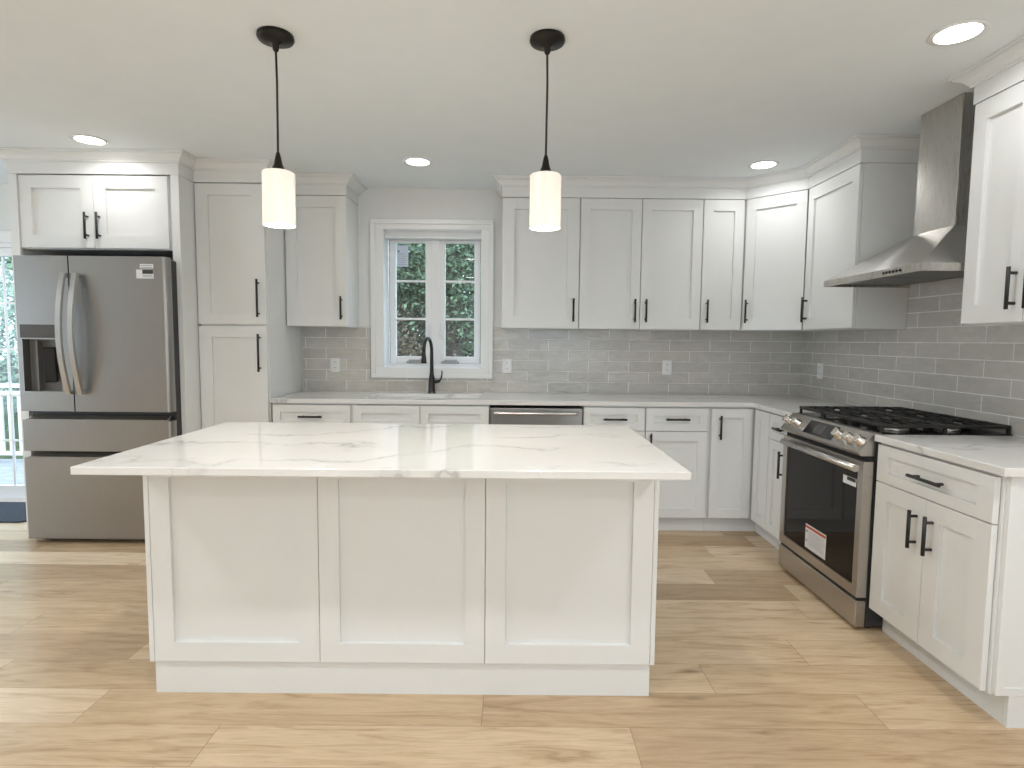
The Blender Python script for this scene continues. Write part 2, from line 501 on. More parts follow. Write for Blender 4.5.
# ------------------------------------------------------------------ room shell
WIN = (-1.000, -0.224, 1.090, 2.170)            # kitchen window opening x0 x1 z0 z1
SLD = (-5.40, -3.26, 0.0, 2.03)                 # glass door opening
struct(MB().box(XL, XW, YR, YW, -0.06, 0.0).build('floor', 'floor'))
struct(MB().box(XL - .2, XW + .2, YR - .2, YW + .2, ZC, ZC + .1).build('ceiling', 'ceiling'))
wb = MB().grid_holes([XL - .2, SLD[0], SLD[1], WIN[0], WIN[1], XW + .2], [-.06, SLD[3], WIN[2] if False else WIN[2] + 0, WIN[3], ZC] if False else sorted([-.06, WIN[2], SLD[3], WIN[3], ZC]),
    [(SLD[0], SLD[1], -.06, SLD[3]), (WIN[0], WIN[1], WIN[2], WIN[3])], lambda u, v, t: (u, t, v), YW, YW + .19)
struct(wb.build('wall_back', 'paint'))
struct(MB().box(XW, XW + .15, YR - .2, YW, -.06, ZC).build('wall_right', 'paint'))
ADDED_LWIN = (0.2, 3.4, 0.3, 2.2)  # opening added out of view for daylight from the left
struct(MB().grid_holes([YR - .2, ADDED_LWIN[0], ADDED_LWIN[1], YW], [-.06, ADDED_LWIN[2], ADDED_LWIN[3], ZC], [ADDED_LWIN], lambda u, v, t: (t, u, v), XL - .15, XL).build('wall_left', 'paint'))
ADDED_RWIN = (-.3, 2.0, 0.3, 2.25)  # opening added behind the camera to let sky light in
struct(MB().grid_holes([XL, ADDED_RWIN[0], ADDED_RWIN[1], XW], [-.06, ADDED_RWIN[2], ADDED_RWIN[3], ZC], [ADDED_RWIN], lambda u, v, t: (u, t, v), YR - .15, YR).build('wall_front', 'paint'))

# glossy tile on the two walls
tb = MB()
tb.box(-1.622, -1.098, YW - .009, YW - .0005, ZCT, 1.418)
tb.box(-1.098, -0.138, YW - .009, YW - .0005, ZCT, 1.018)
tb.box(-0.138, XW - .0005, YW - .009, YW - .0005, ZCT, 1.418)
tag(tb.build('tile_backsplash', 'tile_back'), 'glossy grey subway tile backsplash on the back wall around the window', 'backsplash')
tr_ = MB()
tr_.box(XW - .009, XW - .0005, 1.60, YW - .010, ZCT, 1.408)
tr_.box(XW - .009, XW - .0005, 2.526, 3.317, 1.408, 1.67)
tag(tr_.build('tile_backsplash', 'tile_right'), 'glossy grey subway tile backsplash on the right wall behind the range', 'backsplash')

# ------------------------------------------------------------------ kitchen window
w1 = bpy.data.objects.new('window_1', None); COL.objects.link(w1); struct(w1)
cs = MB()
x0, x1, z0, z1 = WIN
def casing_ring(mb, xa, xb, za, zb, wd, y0_, y1_):
    mb.box(xa - wd, xb + wd, y0_, y1_, zb, zb + wd, .003)
    mb.box(xa - wd, xb + wd, y0_, y1_, za - wd, za, .003)
    mb.box(xa - wd, xa, y0_, y1_, za, zb, .003)
    mb.box(xb, xb + wd, y0_, y1_, za, zb, .003)
def casing_frame(mb, oa, ob, oc, od_, ia, ib, ic, id_, y0_, y1_):
    mb.box(oa, ob, y0_, y1_, id_, od_, .003); mb.box(oa, ob, y0_, y1_, oc, ic, .003)
    mb.box(oa, ia, y0_, y1_, ic, id_, .003); mb.box(ib, ob, y0_, y1_, ic, id_, .003)
OUT = (-1.087, -.140, 1.020, 2.236)
casing_frame(cs, *OUT, x0 + .012, x1 - .012, z0 + .010, z1 - .010, YW - .020, YW - .001)
casing_frame(cs, *OUT, OUT[0] + .036, OUT[1] - .036, OUT[2] + .030, OUT[3] - .036, YW - .032, YW - .0205)
cs.build('casing', 'trim', w1)
jb = MB()
jb.box(x0, x0 + .014, YW + .001, YW + .185, z0, z1); jb.box(x1 - .014, x1, YW + .001, YW + .185, z0, z1)
jb.box(x0 + .014, x1 - .014, YW + .001, YW + .185, z0, z0 + .014); jb.box(x0 + .014, x1 - .014, YW + .001, YW + .185, z1 - .014, z1)
jb.box(x0 + .014, x1 - .014, YW + .10, YW + .185, z0 + .014, z0 + .022)
jb.box(x0 + .014, x1 - .014, YW + .06, YW + .185, z1 - .062, z1 - .014)
jb.box(-.643, -.575, YW + .135, YW + .185, z0 + .014, z1 - .062, .004)
jb.build('frame', 'vinyl', w1)
MB().box(x0 + .0145, x1 - .0145, YW + .10, YW + .18, z0 + .0225, z0 + .0355).build('sill', 'vinyl', w1)
def sash(xa, xb, za, zb, y, stk, hang, ang):
    e = bpy.data.objects.new('sash', None); COL.objects.link(e); e.parent = w1
    e.location = (xa, y, za); e.rotation_euler = (0, 0, ang)
    w, h = xb - xa, zb - za; st = .048
    f = MB()
    f.box(0, st, 0, .04, 0, h, .004); f.box(w - st, w, 0, .04, 0, h, .004)
    f.box(st, w - st, 0, .04, 0, st + .010, .004); f.box(st, w - st, 0, .04, h - .022, h, .004)
    f.build('sash_frame', 'vinyl', e)
    g = MB()
    for k in (1, 2): 
        zz = st + .01 + (h - st - .032) * k / 3
        g.box(st, w - st, .012, .026, zz - .0085, zz + .0085, .002)
    g.build('muntin', 'vinyl', e)
    MB().box(st - .002, w - st + .002, .017, .021, st, h - .020).build('pane', 'glass', e)
    if stk:
        t = MB().box(st + .004, st + .098, .0145, .0165, h - .022 - .185, h - .022 - .018)
        t.build('sticker', 'sticker_blue', e)
        t = MB()
        for k in range(6): t.box(st + .014, st + .088 - .012 * (k % 2), .0138, .0145, h - .194 + .017 * k, h - .190 + .017 * k)
        t.box(st + .012, st + .03, .0138, .0145, h - .097, h - .077)
        t.build('sticker_print', 'sticker_grey', e)
    lx = w - .020 if stk else .020
    k = MB().box(lx - .010, lx + .010, -.010, 0, .19, .30, .004)
    k.tube([(lx, -.012, .205), (lx, -.028, .24), (lx, -.026, .30), (lx, -.022, .318)], .006, 8)
    k.build('lock_lever', 'trim', e)
    cx = w * .62 if stk else w * .28
    c = MB().box(cx - .07, cx + .07, -.040, .0, .002, .022, .004)
    c.tube([(cx - .05, -.044, .026), (cx + .055, -.046, .030)], .007, 8)
    c.build('crank', 'crank', e)
    return e
sash(x0 + .028, -.640, z0 + .036, z1 - .064, YW + .14, True, -1, 0)
sash(-.578, x1 - .026, z0 + .036, z1 - .064, YW + .138, False, 1, R(0.75))

# ------------------------------------------------------------------ sliding glass door
d1 = bpy.data.objects.new('door_1', None); COL.objects.link(d1); struct(d1)
cs = MB()
cs.box(SLD[0] - .09, SLD[0], YW - .02, YW - .001, 0, SLD[3] + .09, .003)
cs.box(SLD[1], SLD[1] + .078, YW - .02, YW - .001, 0, SLD[3] + .09, .003)
cs.box(SLD[0], SLD[1], YW - .02, YW - .001, SLD[3], SLD[3] + .09, .003)
cs.build('casing', 'trim', d1)
fr = MB()
fr.box(SLD[0], SLD[0] + .03, YW + .001, YW + .18, 0, SLD[3]); fr.box(SLD[1] - .03, SLD[1], YW + .001, YW + .18, 0, SLD[3])
fr.box(SLD[0] + .03, SLD[1] - .03, YW + .001, YW + .18, SLD[3] - .03, SLD[3]); fr.box(SLD[0] + .03, SLD[1] - .03, YW + .001, YW + .18, 0, .035)
fr.build('frame', 'vinyl', d1)
for (xa, xb, yy) in ((SLD[0] + .03, -4.30, YW + .10), (-4.36, SLD[1] - .03, YW + .03)):
    e = bpy.data.objects.new('door_panel', None); COL.objects.link(e); e.parent = d1
    f = MB()
    f.box(xa, xa + .09, yy, yy + .04, .035, 2.0, .003); f.box(xb - .07, xb, yy, yy + .04, .035, 2.0, .003)
    f.box(xa + .09, xb - .07, yy, yy + .04, .035, .125, .003); f.box(xa + .09, xb - .07, yy, yy + .04, 1.935, 2.0, .003)
    f.build('panel_frame', 'vinyl', e)
    g = MB()
    for k in range(1, 5): g.box(xa + .09, xb - .07, yy + .013, yy + .027, .125 + k * .362 - .008, .125 + k * .362 + .008)
    for k in (1, 2):
        xx = xb - .07 - k * (xb - xa - .16) / 3
        g.box(xx - .008, xx + .008, yy + .014, yy + .026, .125, 1.935)
    g.build('muntin', 'vinyl', e)
    MB().box(xa + .088, xb - .068, yy + .018, yy + .022, .123, 1.937).build('pane', 'glass', e)
# unseen windows added to let more daylight into the room
for nm, W_, ax in (('added_window_2', ADDED_LWIN, 'x'), ('added_window_3', ADDED_RWIN, 'y')):
    e = bpy.data.objects.new(nm, None); COL.objects.link(e); struct(e)
    f = MB(); a0, a1, b0, b1 = W_
    p = (XL - .10) if ax == 'x' else (YR - .10)
    def bar(u0_, u1_, v0, v1, t=.05):
        if ax == 'x': f.box(p, p + t, u0_, u1_, v0, v1)
        else: f.box(u0_, u1_, p, p + t, v0, v1)
    bar(a0, a0 + .06, b0, b1); bar(a1 - .06, a1, b0, b1); bar(a0 + .06, a1 - .06, b0, b0 + .06); bar(a0 + .06, a1 - .06, b1 - .06, b1)
    for k in (1, 2): bar(a0 + (a1 - a0) * k / 3 - .04, a0 + (a1 - a0) * k / 3 + .04, b0 + .06, b1 - .06)
    f.build('frame', 'vinyl', e)
    g = MB()
    if ax == 'x': g.box(p + .02, p + .024, a0 + .05, a1 - .05, b0 + .05, b1 - .05)
    else: g.box(a0 + .05, a1 - .05, p + .02, p + .024, b0 + .05, b1 - .05)
    g.build('pane', 'glass', e)

# ------------------------------------------------------------------ cabinet builders (local: x along the run, front to -y, z up)
def pull(parent, x, z, length, vertical=True, yf=0.0, rad=0.0072, off=0.032):
    """black bar pull centred at x, z on a face at y = yf"""
    b = MB(); h = length / 2; q = h - 0.024
    if vertical:
        b.tube([(x, yf - off, z - h), (x, yf - off, z + h)], rad, 12)
        for s in (-q, q): b.tube([(x, yf - off, z + s), (x, yf - .0002, z + s)], rad * .85, 10)
    else:
        b.tube([(x - h, yf - off, z), (x + h, yf - off, z)], rad, 12)
        for s in (-q, q): b.tube([(x + s, yf - off, z), (x + s, yf - .0002, z)], rad * .85, 10)
    return b.build('handle', 'black', parent)

def carcass(t, w, d, z0, z1, kick=True, yf=0.0, kd=0.075, top=True):
    """open-fronted box behind the doors plus its toe kick"""
    b = MB(); y0 = yf + .0225; th = .018
    b.box(0, th, y0, d, z0, z1); b.box(w - th, w, y0, d, z0, z1)
    b.box(th, w - th, y0, d, z0, z0 + th)
    if top: b.box(th, w - th, y0, d, z1 - th, z1)
    b.box(th, w - th, d - .008, d, z0 + th, z1 - th)
    b.box(th, w - th, y0, y0 + .018, z0 + th, z1 - th - .0) if not top else b.box(th, w - th, y0, y0 + .018, z0 + th, z1 - th)
    b.build('cabinet_body', 'cabinet', t)
    if kick:
        MB().box(0, w, yf + kd, yf + kd + .018, 0, z0 - .0005).build('toe_kick', 'cabinet', t)

def door(t, xa, xb, za, zb, handle=None, rail=.066, name='door', railz=None):
    d = MB().shaker(xa, xb, za, zb, 0.0, rail=rail, railz=railz).build(name, 'cabinet', t)
    if handle:
        hx, hz, ln, vert = handle
        pull(d, hx, hz, ln, vert)
    return d

G = .002
def wall_cab(label, x, w, doors, d=None, rz=0, loc=None, rail=.068):
    t = thing('wall_cabinet', label, 'cabinet', loc or (x, YU, 0), rz, 'white wall cabinets')
    carcass(t, w, d or (YW - YU - .0005), ZU0 - .003, ZU1, kick=False)
    for (a, b, hs) in doors:
        door(t, a + G, b - G, ZU0, ZU1 - .001, (b - .040 if hs > 0 else a + .040, 1.541, .165, True), rail=rail, railz=.079)
    return t
WD = 'white shaker wall cabinet '
wall_cab(WD + 'with one door, left of the window', -1.629, .446, [(0.006, .446, 1)], rail=.080)
wall_cab(WD + 'with one wide door, right of the window', -.070, .556, [(0, .556, 1)], rail=.086)
wall_cab(WD + 'with two doors, on the back wall', .488, .877, [(0, .440, 1), (.440, .877, -1)])
wall_cab(WD + 'with one narrow door, last on the back wall before the corner', 1.367, .296, [(0, .293, -1)])
# angled corner cabinet
dg = thing('wall_cabinet', 'white shaker corner wall cabinet with an angled door', 'cabinet', (1.664, YU, 0), R(-45), 'white wall cabinets')
b = MB()
c45 = math.sqrt(.5)
def loc45(px, py):   # world plan point -> local of the 45 degree cabinet
    dx, dy = px - 1.664, py - YU
    return (c45 * (dx - dy), c45 * (dx + dy))
off = .0225
pl = [loc45(1.6655, YU + .0255), loc45(1.664 + .0255 + .002, YU + .002), loc45(XU + .002, 3.881 + .030), loc45(XU + .0255, 3.8815), loc45(XW - .001, 3.8815), loc45(XW - .001, YW - .001), loc45(1.6655, YW - .001)]
pl = [(p[0], max(p[1], off)) for p in pl]
b.prism(pl, 'z', ZU0 - .003, ZU1)
b.build('cabinet_body', 'cabinet', dg)
L45 = math.hypot(XU - 1.664, YU - 3.881)
door(dg, .006, L45 - .006, ZU0, ZU1 - .001, (.040, 1.541, .165, True), rail=.068, railz=.079)
# right wall: far cabinet, then the near one
wall_cab(WD + 'between the angled corner cabinet and the range hood', 0, .560, [(0, .557, -1)], d=XW - XU - .0005, rz=R(-90), loc=(XU, 3.879, 0))
wall_cab(WD + 'on the right wall nearest the camera, beside the hood', 0, .610, [(0, .305, 1), (.305, .610, -1)], d=XW - XU - .0005, rz=R(-90), loc=(XU, 2.520, 0))

# ------------------------------------------------------------------ crown mouldings
PROF = [(.003, 2.3365), (.003, 2.408), (.013, 2.409), (.013, 2.417), (.020, 2.420), (.026, 2.430), (.036, 2.441), (.050, 2.449), (.058, 2.452), (.058, 2.459), (.068, 2.461), (.068, 2.4695), (-.018, 2.4695), (-.018, 2.3365)]
def crown(path, label):
    tag(MB().sweep(path, PROF).build('crown_moulding', 'cabinet'), label, 'moulding', 'crown mouldings')
crown([(-3.172, YW - .001), (-3.172, 3.70), (-2.098, 3.70), (-2.098, YB), (-1.629, YB), (-1.629, YU), (-1.181, YU), (-1.181, YW - .001)], 'stepped white crown moulding above the refrigerator and tall pantry')
crown([(-.072, YW - .001), (-.072, YU), (1.664, YU), (XU, 3.881), (XU, 3.317), (XW - .001, 3.317)], 'long white crown moulding from window around corner to hood')
crown([(XW - .001, 2.522), (XU, 2.522), (XU, 1.909), (XW - .001, 1.909)], 'short white crown moulding at top right, beside the hood chimney')

# ------------------------------------------------------------------ refrigerator surround with its cabinet
en = thing('refrigerator_surround', 'white tall surround with two-door cabinet above the refrigerator', 'cabinet', (-3.17, 3.70, 0))
MB().box(0, .054, 0, YW - 3.70 - .001, 0, 2.335, .001).build('side_panel', 'cabinet', en)
rp = MB().box(1.020, 1.072, 0, YW - 3.70 - .001, 0, 2.335, .001)
rp.build('side_panel', 'cabinet', en)
b = MB(); b.box(.055, 1.019, .030, .74, 1.872, 2.335)
b.build('cabinet_body', 'cabinet', en)
for a, c, hx in ((.056, .5215, .5215 - .036), (.5245, .994, .5245 + .036)):
    d = MB().shaker(a, c, 1.878, 2.331, .009, rail=.076, railz=.080).build('door', 'cabinet', en)
    pull(d, hx, 2.015, .165, True, yf=.009)

# ------------------------------------------------------------------ pantry
pt = thing('pantry_cabinet', 'tall white shaker pantry cabinet between refrigerator and counter', 'cabinet', (-2.0845, YB, 0))
carcass(pt, .4545, YW - YB - .001, .114, 2.335)
d = door(pt, -.008, .446, 1.409, 2.331, (.400, 1.583, .250, True), rail=.084, railz=.074)
d = door(pt, -.008, .446, .118, 1.397, (.400, 1.220, .253, True), rail=.084, railz=.074)

# ------------------------------------------------------------------ refrigerator
fg = thing('refrigerator', 'stainless steel french door refrigerator with ice dispenser', 'refrigerator', (-3.06, 3.58, 0))
FW = .936
MB().box(.006, FW - .006, .065, .86, .035, 1.800, .006).build('case', 'case', fg)
def rounded_slab(mb, xa, xb, ya, yb, za, zb, rl, rr, n=6):
    """door slab whose front vertical edges are rounded by rl (left) and rr (right)"""
    pts = [(xa, yb)]
    for k in range(n + 1):
        a = pi / 2 * k / n
        pts.append((xa + rl - rl * cos(a), ya + rl - rl * sin(a)))
    for k in range(n + 1):
        a = pi / 2 * k / n
        pts.append((xb - rr + rr * sin(a), ya + rr - rr * cos(a)))
    pts.append((xb, yb))
    return mb.prism(pts, 'z', za, zb)
# left door: slab with the dispenser recess cut out of its front
ld = MB()
DX0, DX1, DZ0, DZ1 = .028, .262, .975, 1.300
SPL = .334
us = [0.0, DX0, DX1, SPL - .003]; vz = [.850, DZ0, DZ1, 1.812]
ld.grid_holes(us, vz, [(DX0, DX1, DZ0, DZ1)], lambda u, v, t: (u, t, v), .0, .055)
ld.box(DX0 - .002, DX1 + .002, .0552, .060, DZ0 - .002, DZ1 + .002)
ldo = ld.build('door', 'fridge', fg)
MB().box(.018, .272, -.003, -.0003, DZ1 + .008, 1.390, .001).build('control_panel', 'panel_gloss', ldo, 'glossy black control panel')
c = MB().box(DX0 + .003, DX1 - .003, .048, .0548, DZ0 + .003, DZ1 - .003)
c.box(.100, .112, .010, .048, DZ0 + .003, DZ1 - .01)
c.build('dispenser', 'bay', ldo, 'dark water and ice dispenser bay')
MB().box(.135, .215, .020, .034, 1.03, 1.25, .006).build('dispenser_paddle', 'gloss_black', ldo)
def bow(parent, x, zt, zb, side):
    pts = []; n = 18
    for k in range(n + 1):
        s = k / n; z = zb + (zt - zb) * s
        pts.append((x, -.028 - .058 * sin(pi * s) ** .9, z))
    hb = MB()
    rings = []
    for (px, py, pz) in pts:
        rings.append([hb.bm.verts.new(q) for q in ((px - .021, py + .004, pz), (px - .015, py - .008, pz), (px + .015, py - .008, pz), (px + .021, py + .004, pz), (px + .015, py + .010, pz), (px - .015, py + .010, pz))])
    fs = []
    for a, c_ in zip(rings, rings[1:]):
        for k in range(6): fs.append(hb.bm.faces.new((a[k], a[(k + 1) % 6], c_[(k + 1) % 6], c_[k])))
    fs += [hb.bm.faces.new(rings[0]), hb.bm.faces.new(rings[-1])]
    bmesh.ops.recalc_face_normals(hb.bm, faces=fs)
    for zz in (zt - .012, zb + .012): hb.box(x - .016, x + .016, -.026, -.0005, zz - .012, zz + .012, .003)
    return hb.build('handle', 'handle_steel', parent)
bow(ldo, SPL - .012, 1.705, .960, -1)
MB().tube([(SPL - .006, -.002, 1.33), (SPL - .006, -.002, 1.06)], .003, 6)
rd = rounded_slab(MB(), SPL + .003, FW, 0, .055, .850, 1.812, .004, .030)
rdo = rd.build('door', 'fridge', fg)
bow(rdo, SPL + .062, 1.705, .960, 1)
MB().box(.776, .858, -.0015, -.0003, 1.740, 1.766).box(.752, .858, -.0015, -.0003, 1.678, 1.732).build('sticker', 'sticker', rdo, 'small white sticker with a black band')
MB().box(.790, .856, -.0022, -.0016, 1.706, 1.731).build('sticker_band', 'sticker_dark', rdo)
for q in ((.780, .852, 1.744, 1.748), (.780, .848, 1.755, 1.759), (.792, .852, 1.686, 1.690), (.792, .850, 1.695, 1.699)):
    MB().box(q[0], q[1], -.0022, -.0016, q[2], q[3]).build('sticker_print', 'sticker_grey', rdo)
for za, zb in ((.598, .794), (.034, .555)):
    dr = rounded_slab(MB(), 0, FW, 0, .055, za, zb, .004, .026)
    dr.prism([(0.0005, zb + .0005), (.030, zb + .0005), (.050, zb + .026), (.040, zb + .026), (.022, zb + .010), (0.0005, zb + .007)], 'x', .03, FW - .03)
    dr.build('drawer', 'fridge', fg)
k = MB()
for xx in (.09, FW - .09):
    k = MB().lathe([(.022, 0), (.022, .012), (.014, .016), (.014, .036)], xx, .12, 16)
    k.build('foot', 'case', fg)
MB().box(.04, FW - .04, .075, .085, .004, .030).build('base_grille', 'gap', fg)

# ------------------------------------------------------------------ base cabinets along the back wall
DB = YW - YB - .001
def base_cab(label, x, w, rz=0, loc=None, d=None):
    t = thing('base_cabinet', label, 'cabinet', loc or (x, YB, 0), rz, 'white base cabinets')
    carcass(t, w, d or DB, .110, .8835)
    return t
DRZ0, DRZ1, BZ0, BZ1 = .7145, .872, .114, .7105
BD = 'white shaker base cabinet '
t = base_cab(BD + 'with a drawer, below the counter beside the pantry', -1.616, .545)
door(t, .006, .530, DRZ0, DRZ1, (.268, .794, .158, False), rail=.050, name='drawer')
door(t, .006, .266, BZ0, BZ1, (.232, .62, .165, True)); door(t, .270, .530, BZ0, BZ1, (.304, .62, .165, True))
t = base_cab(BD + 'with two false fronts under the sink', -1.069, .926)
door(t, .004, .455, DRZ0, DRZ1, None, rail=.055, name='false_front'); door(t, .459, .922, DRZ0, DRZ1, None, rail=.055, name='false_front')
door(t, .004, .455, BZ0, BZ1, (.420, .62, .165, True)); door(t, .459, .922, BZ0, BZ1, (.494, .62, .165, True))
t = base_cab(BD + 'with a drawer, right beside the dishwasher', .496, .420)
door(t, .003, .417, DRZ0, DRZ1, (.211, .794, .158, False), rail=.050, name='drawer')
door(t, .003, .417, BZ0, BZ1, (.036, .62, .165, True))
t = base_cab(BD + 'with drawer over one door, seen past the island corner', .918, .444)
door(t, .004, .424, DRZ0, DRZ1, (.212, .797, .160, False), rail=.055, name='drawer')
door(t, .004, .424, BZ0, BZ1, (.034, .618, .165, True))
# corner unit with folding doors
cn = thing('base_cabinet', 'white shaker corner base cabinet with two full-height doors meeting in the corner', 'cabinet', (1.364, YB, 0), 0, 'white base cabinets')
ex, ey = XB - 1.364, 3.630 - YB        # local plan of the right-hand face
b = MB()
b.prism([(0, .0225), (ex + .0225, .0225), (ex + .0225, ey), (XW - 1.364 - .001, ey), (XW - 1.364 - .001, DB), (0, DB)], 'z', .110, .8835)
b.build('cabinet_body', 'cabinet', cn)
b = MB().prism([(0, .075), (ex + .075, .075), (ex + .075, ey), (ex + .093, ey), (ex + .093, .093), (0, .093)], 'z', 0, .1095)
b.build('toe_kick', 'cabinet', cn)
d = MB().shaker(.004, ex - .002, BZ0, DRZ1, 0, rail=.062).build('door', 'cabinet', cn)
pull(d, .058, .745, .162, True)
e = MB().shaker(.024, .024 + .214, BZ0, DRZ1, 0, rail=.062).build('door', 'cabinet', cn)
e.location = (ex, 0, 0); e.rotation_euler = (0, 0, R(-90))
# narrow unit before the range
DR = XW - XB - .001
t = base_cab(BD + 'narrow, with drawer over door, left of the range', 0, .290, R(-90), (XB, 3.628, 0), DR)
door(t, .006, .284, DRZ0, DRZ1, (.168, .794, .110, False), rail=.050, name='drawer')
door(t, .006, .284, BZ0, BZ1, (.214, .585, .165, True), rail=.055)
# near unit right of the range, with a framed end panel
t = base_cab(BD + 'with drawer over two doors, right of the range', 0, .648, R(-90), (XB, 2.556, 0), DR)
door(t, .010, .636, DRZ0 - .006, DRZ1, (.340, .788, .175, False), rail=.074, railz=.046, name='drawer')
door(t, .010, .3215, BZ0, BZ1 - .006, (.278, .572, .155, True), rail=.080, railz=.072); door(t, .3245, .636, BZ0, BZ1 - .006, (.366, .572, .155, True), rail=.080, railz=.072)
e = MB().shaker(0, .598, .114, .882, 0, th=.019, rail=.028, rec=.004)
e.box(.0468, .598, 0, .019, 0, .1138)
eo = e.build('end_panel', 'cabinet', t)
eo.location = (.649 + .019, .028, 0); eo.rotation_euler = (0, 0, R(90))
# ------------------------------------------------------------------ dishwasher
dw = thing('dishwasher', 'stainless steel dishwasher under the counter right of the sink', 'dishwasher', (-.140, YB, 0))
MB().box(.012, .622, .030, .60, .02, .868).build('case', 'case', dw)
f = MB().box(.004, .630, 0, .028, .118, .862, .004, 2)
fo = f.build('door', 'fridge', dw)
h = MB()
pts = [(.028 + .572 * k / 16, -.036 - .012 * sin(pi * k / 16), .832) for k in range(17)]
h.tube(pts, .0105, 12)
for xx in (.040, .588): h.tube([(xx, -.036, .832), (xx, -.0003, .832)], .009, 10)
h.build('handle', 'bright_steel', fo)
MB().box(.012, .622, .075, .09, 0, .0195).build('toe_kick', 'gap', dw)
MB().box(.006, .628, .002, .028, .8635, .8695).build('control_strip', 'gloss_black', dw)

# ------------------------------------------------------------------ counters
CT0, CT1 = .8845, ZCT
SK = (-1.000, -.212, 3.935, 4.275)
ct = MB()
ct.grid_holes(sorted([-1.616, SK[0], SK[1], XW - .645, XW - .0095]), sorted([3.327, YW - .645, SK[2], SK[3], YW - .0095]),
              [SK, (-1.616, XW - .645, 3.327, YW - .645)], lambda u, v, t_: (u, v, t_), CT0, CT1)
bmesh.ops.bevel(ct.bm, geom=[e for e in ct.bm.edges if len(e.link_faces) == 2 and e.calc_face_angle() > 1.0 and all(abs(v.co.z - CT1) < 1e-4 for v in e.verts)], offset=.003, segments=2, affect='EDGES')
tag(ct.build('countertop', 'quartz_run'), 'long white quartz countertop along the back wall, with the sink', 'countertop')
c2 = MB().box(XW - .645, XW - .0095, 1.868, 2.552, CT0, CT1, .003, 2)
tag(c2.build('countertop', 'quartz_run'), 'short white quartz countertop right of the range', 'countertop')
# sink
sk = thing('sink', 'stainless steel undermount sink set in the counter below the window', 'sink', ((SK[0] + SK[1]) / 2, (SK[2] + SK[3]) / 2, .66))
hx, hy = (SK[1] - SK[0]) / 2 - .002, (SK[3] - SK[2]) / 2 - .002
b = MB(); H = .2240
b.box(-hx, hx, -hy, hy, 0, .004)
b.box(-hx, -hx + .004, -hy, hy, .004, H); b.box(hx - .004, hx, -hy, hy, .004, H)
b.box(-hx + .004, hx - .004, -hy, -hy + .004, .004, H); b.box(-hx + .004, hx - .004, hy - .004, hy, .004, H)
b.build('basin', 'range_steel', sk)
MB().lathe([(.045, .0042), (.045, .007), (.030, .0055)], 0, .02, 24).build('drain', 'bright_steel', sk)
# faucet
fc = thing('faucet', 'matte black pull-down gooseneck faucet standing behind the sink', 'faucet', (-.602, 4.372, ZCT))
MB().lathe([(.030, .0003), (.030, .006), (.026, .012), (.0245, .060), (.023, .105), (.019, .130), (.016, .150)], 0, 0, 28).build('body', 'black', fc)
aim = R(-103)
dxs, dys = cos(aim), sin(aim)
rads = []; pts = []
for k in range(6): pts.append((0, 0, .14 + k * .035)); rads.append(.0155 - .0006 * k)
rr = .080
for k in range(1, 17):
    a = pi * k / 16
    q = rr - rr * cos(a)
    pts.append((dxs * q, dys * q, .315 + rr * sin(a) * 1.25)); rads.append(.0125 + .001 * (k > 13))
MB().tube(pts, rads, 14).build('spout', 'black', fc)
ex_, ey_ = dxs * 2 * rr, dys * 2 * rr
MB().tube([(ex_, ey_, .314), (ex_, ey_, .285), (ex_, ey_, .245), (ex_, ey_, .232)], [.0145, .0165, .020, .0195], 16).build('spray_head', 'black', fc)
MB().tube([(.020, 0, .085), (.045, -.004, .088), (.062, -.006, .092)], [.013, .013, .011], 12).tube([(.058, -.006, .09), (.074, -.008, .115), (.080, -.010, .150), (.078, -.010, .172)], [.007, .006, .0055, .005], 10).build('lever', 'black', fc)

# ------------------------------------------------------------------ outlets
def outlet(label, loc, rz):
    t = thing('outlet', label, 'outlet', loc, rz, 'wall outlets')
    MB().box(-.037, .037, -.006, -.0003, -.057, .057, .002).build('cover_plate', 'outlet', t)
    for z in (-.022, .022):
        p = MB().box(-.017, .017, -.0085, -.0062, z - .016, z + .016, .002).build('socket', 'outlet', t)
        MB().box(-.008, -.0055, -.0090, -.0086, z - .004, z + .007).box(.0055, .008, -.0090, -.0086, z - .004, z + .007).build('slot', 'gap', p)
outlet('white wall outlet on the tile between pantry and window', (-1.370, YW - .009, 1.115), 0)
outlet('white wall outlet on the tile just right of the window', (-.030, YW - .009, 1.120), 0)
outlet('white wall outlet on the back tile under the two-door wall cabinet', (1.220, YW - .009, 1.120), 0)
outlet('white wall outlet on the right wall tile, near the corner', (XW - .009, 4.205, 1.118), R(-90))

# ------------------------------------------------------------------ island
isl = thing('kitchen_island', 'large white island base faced with three shaker panels', 'island', (-1.321, 2.0377, 0))
IW = 1.862
b = MB().box(.021, IW - .019, .0215, .66, .1265, .8885)
b.build('cabinet_body', 'cabinet', isl)
for xa, xb in ((.019, .6265), (.6285, 1.2335), (1.2355, 1.8435)):
    MB().shaker(xa, xb, .128, .888, 0, rail=.073).build('panel', 'cabinet', isl)
MB().box(0, .0178, 0, .66, .1265, .8885, .001).build('end_panel', 'cabinet', isl)
MB().box(1.8450, IW, .003, .66, .1265, .8885, .001).build('end_panel', 'cabinet', isl)
MB().box(.012, 1.8475, .014, .655, 0, .126).build('toe_kick', 'cabinet', isl)
it = MB().box(-1.367, .566, 1.763, 2.747, .8895, .9155, .003, 2)
tag(it.build('countertop', 'quartz'), 'white quartz island countertop with grey veins', 'countertop')

# ------------------------------------------------------------------ range (local: x towards the camera along the run, front to -y)
RX = 1.598
rg = thing('gas_range', 'stainless steel slide-in gas range with black grates', 'range', (RX, 3.322, 0), R(-90))
RW = .764
MB().box(.003, RW - .003, .048, XW - RX - .012, .016, .906, .002).build('case', 'case', rg)
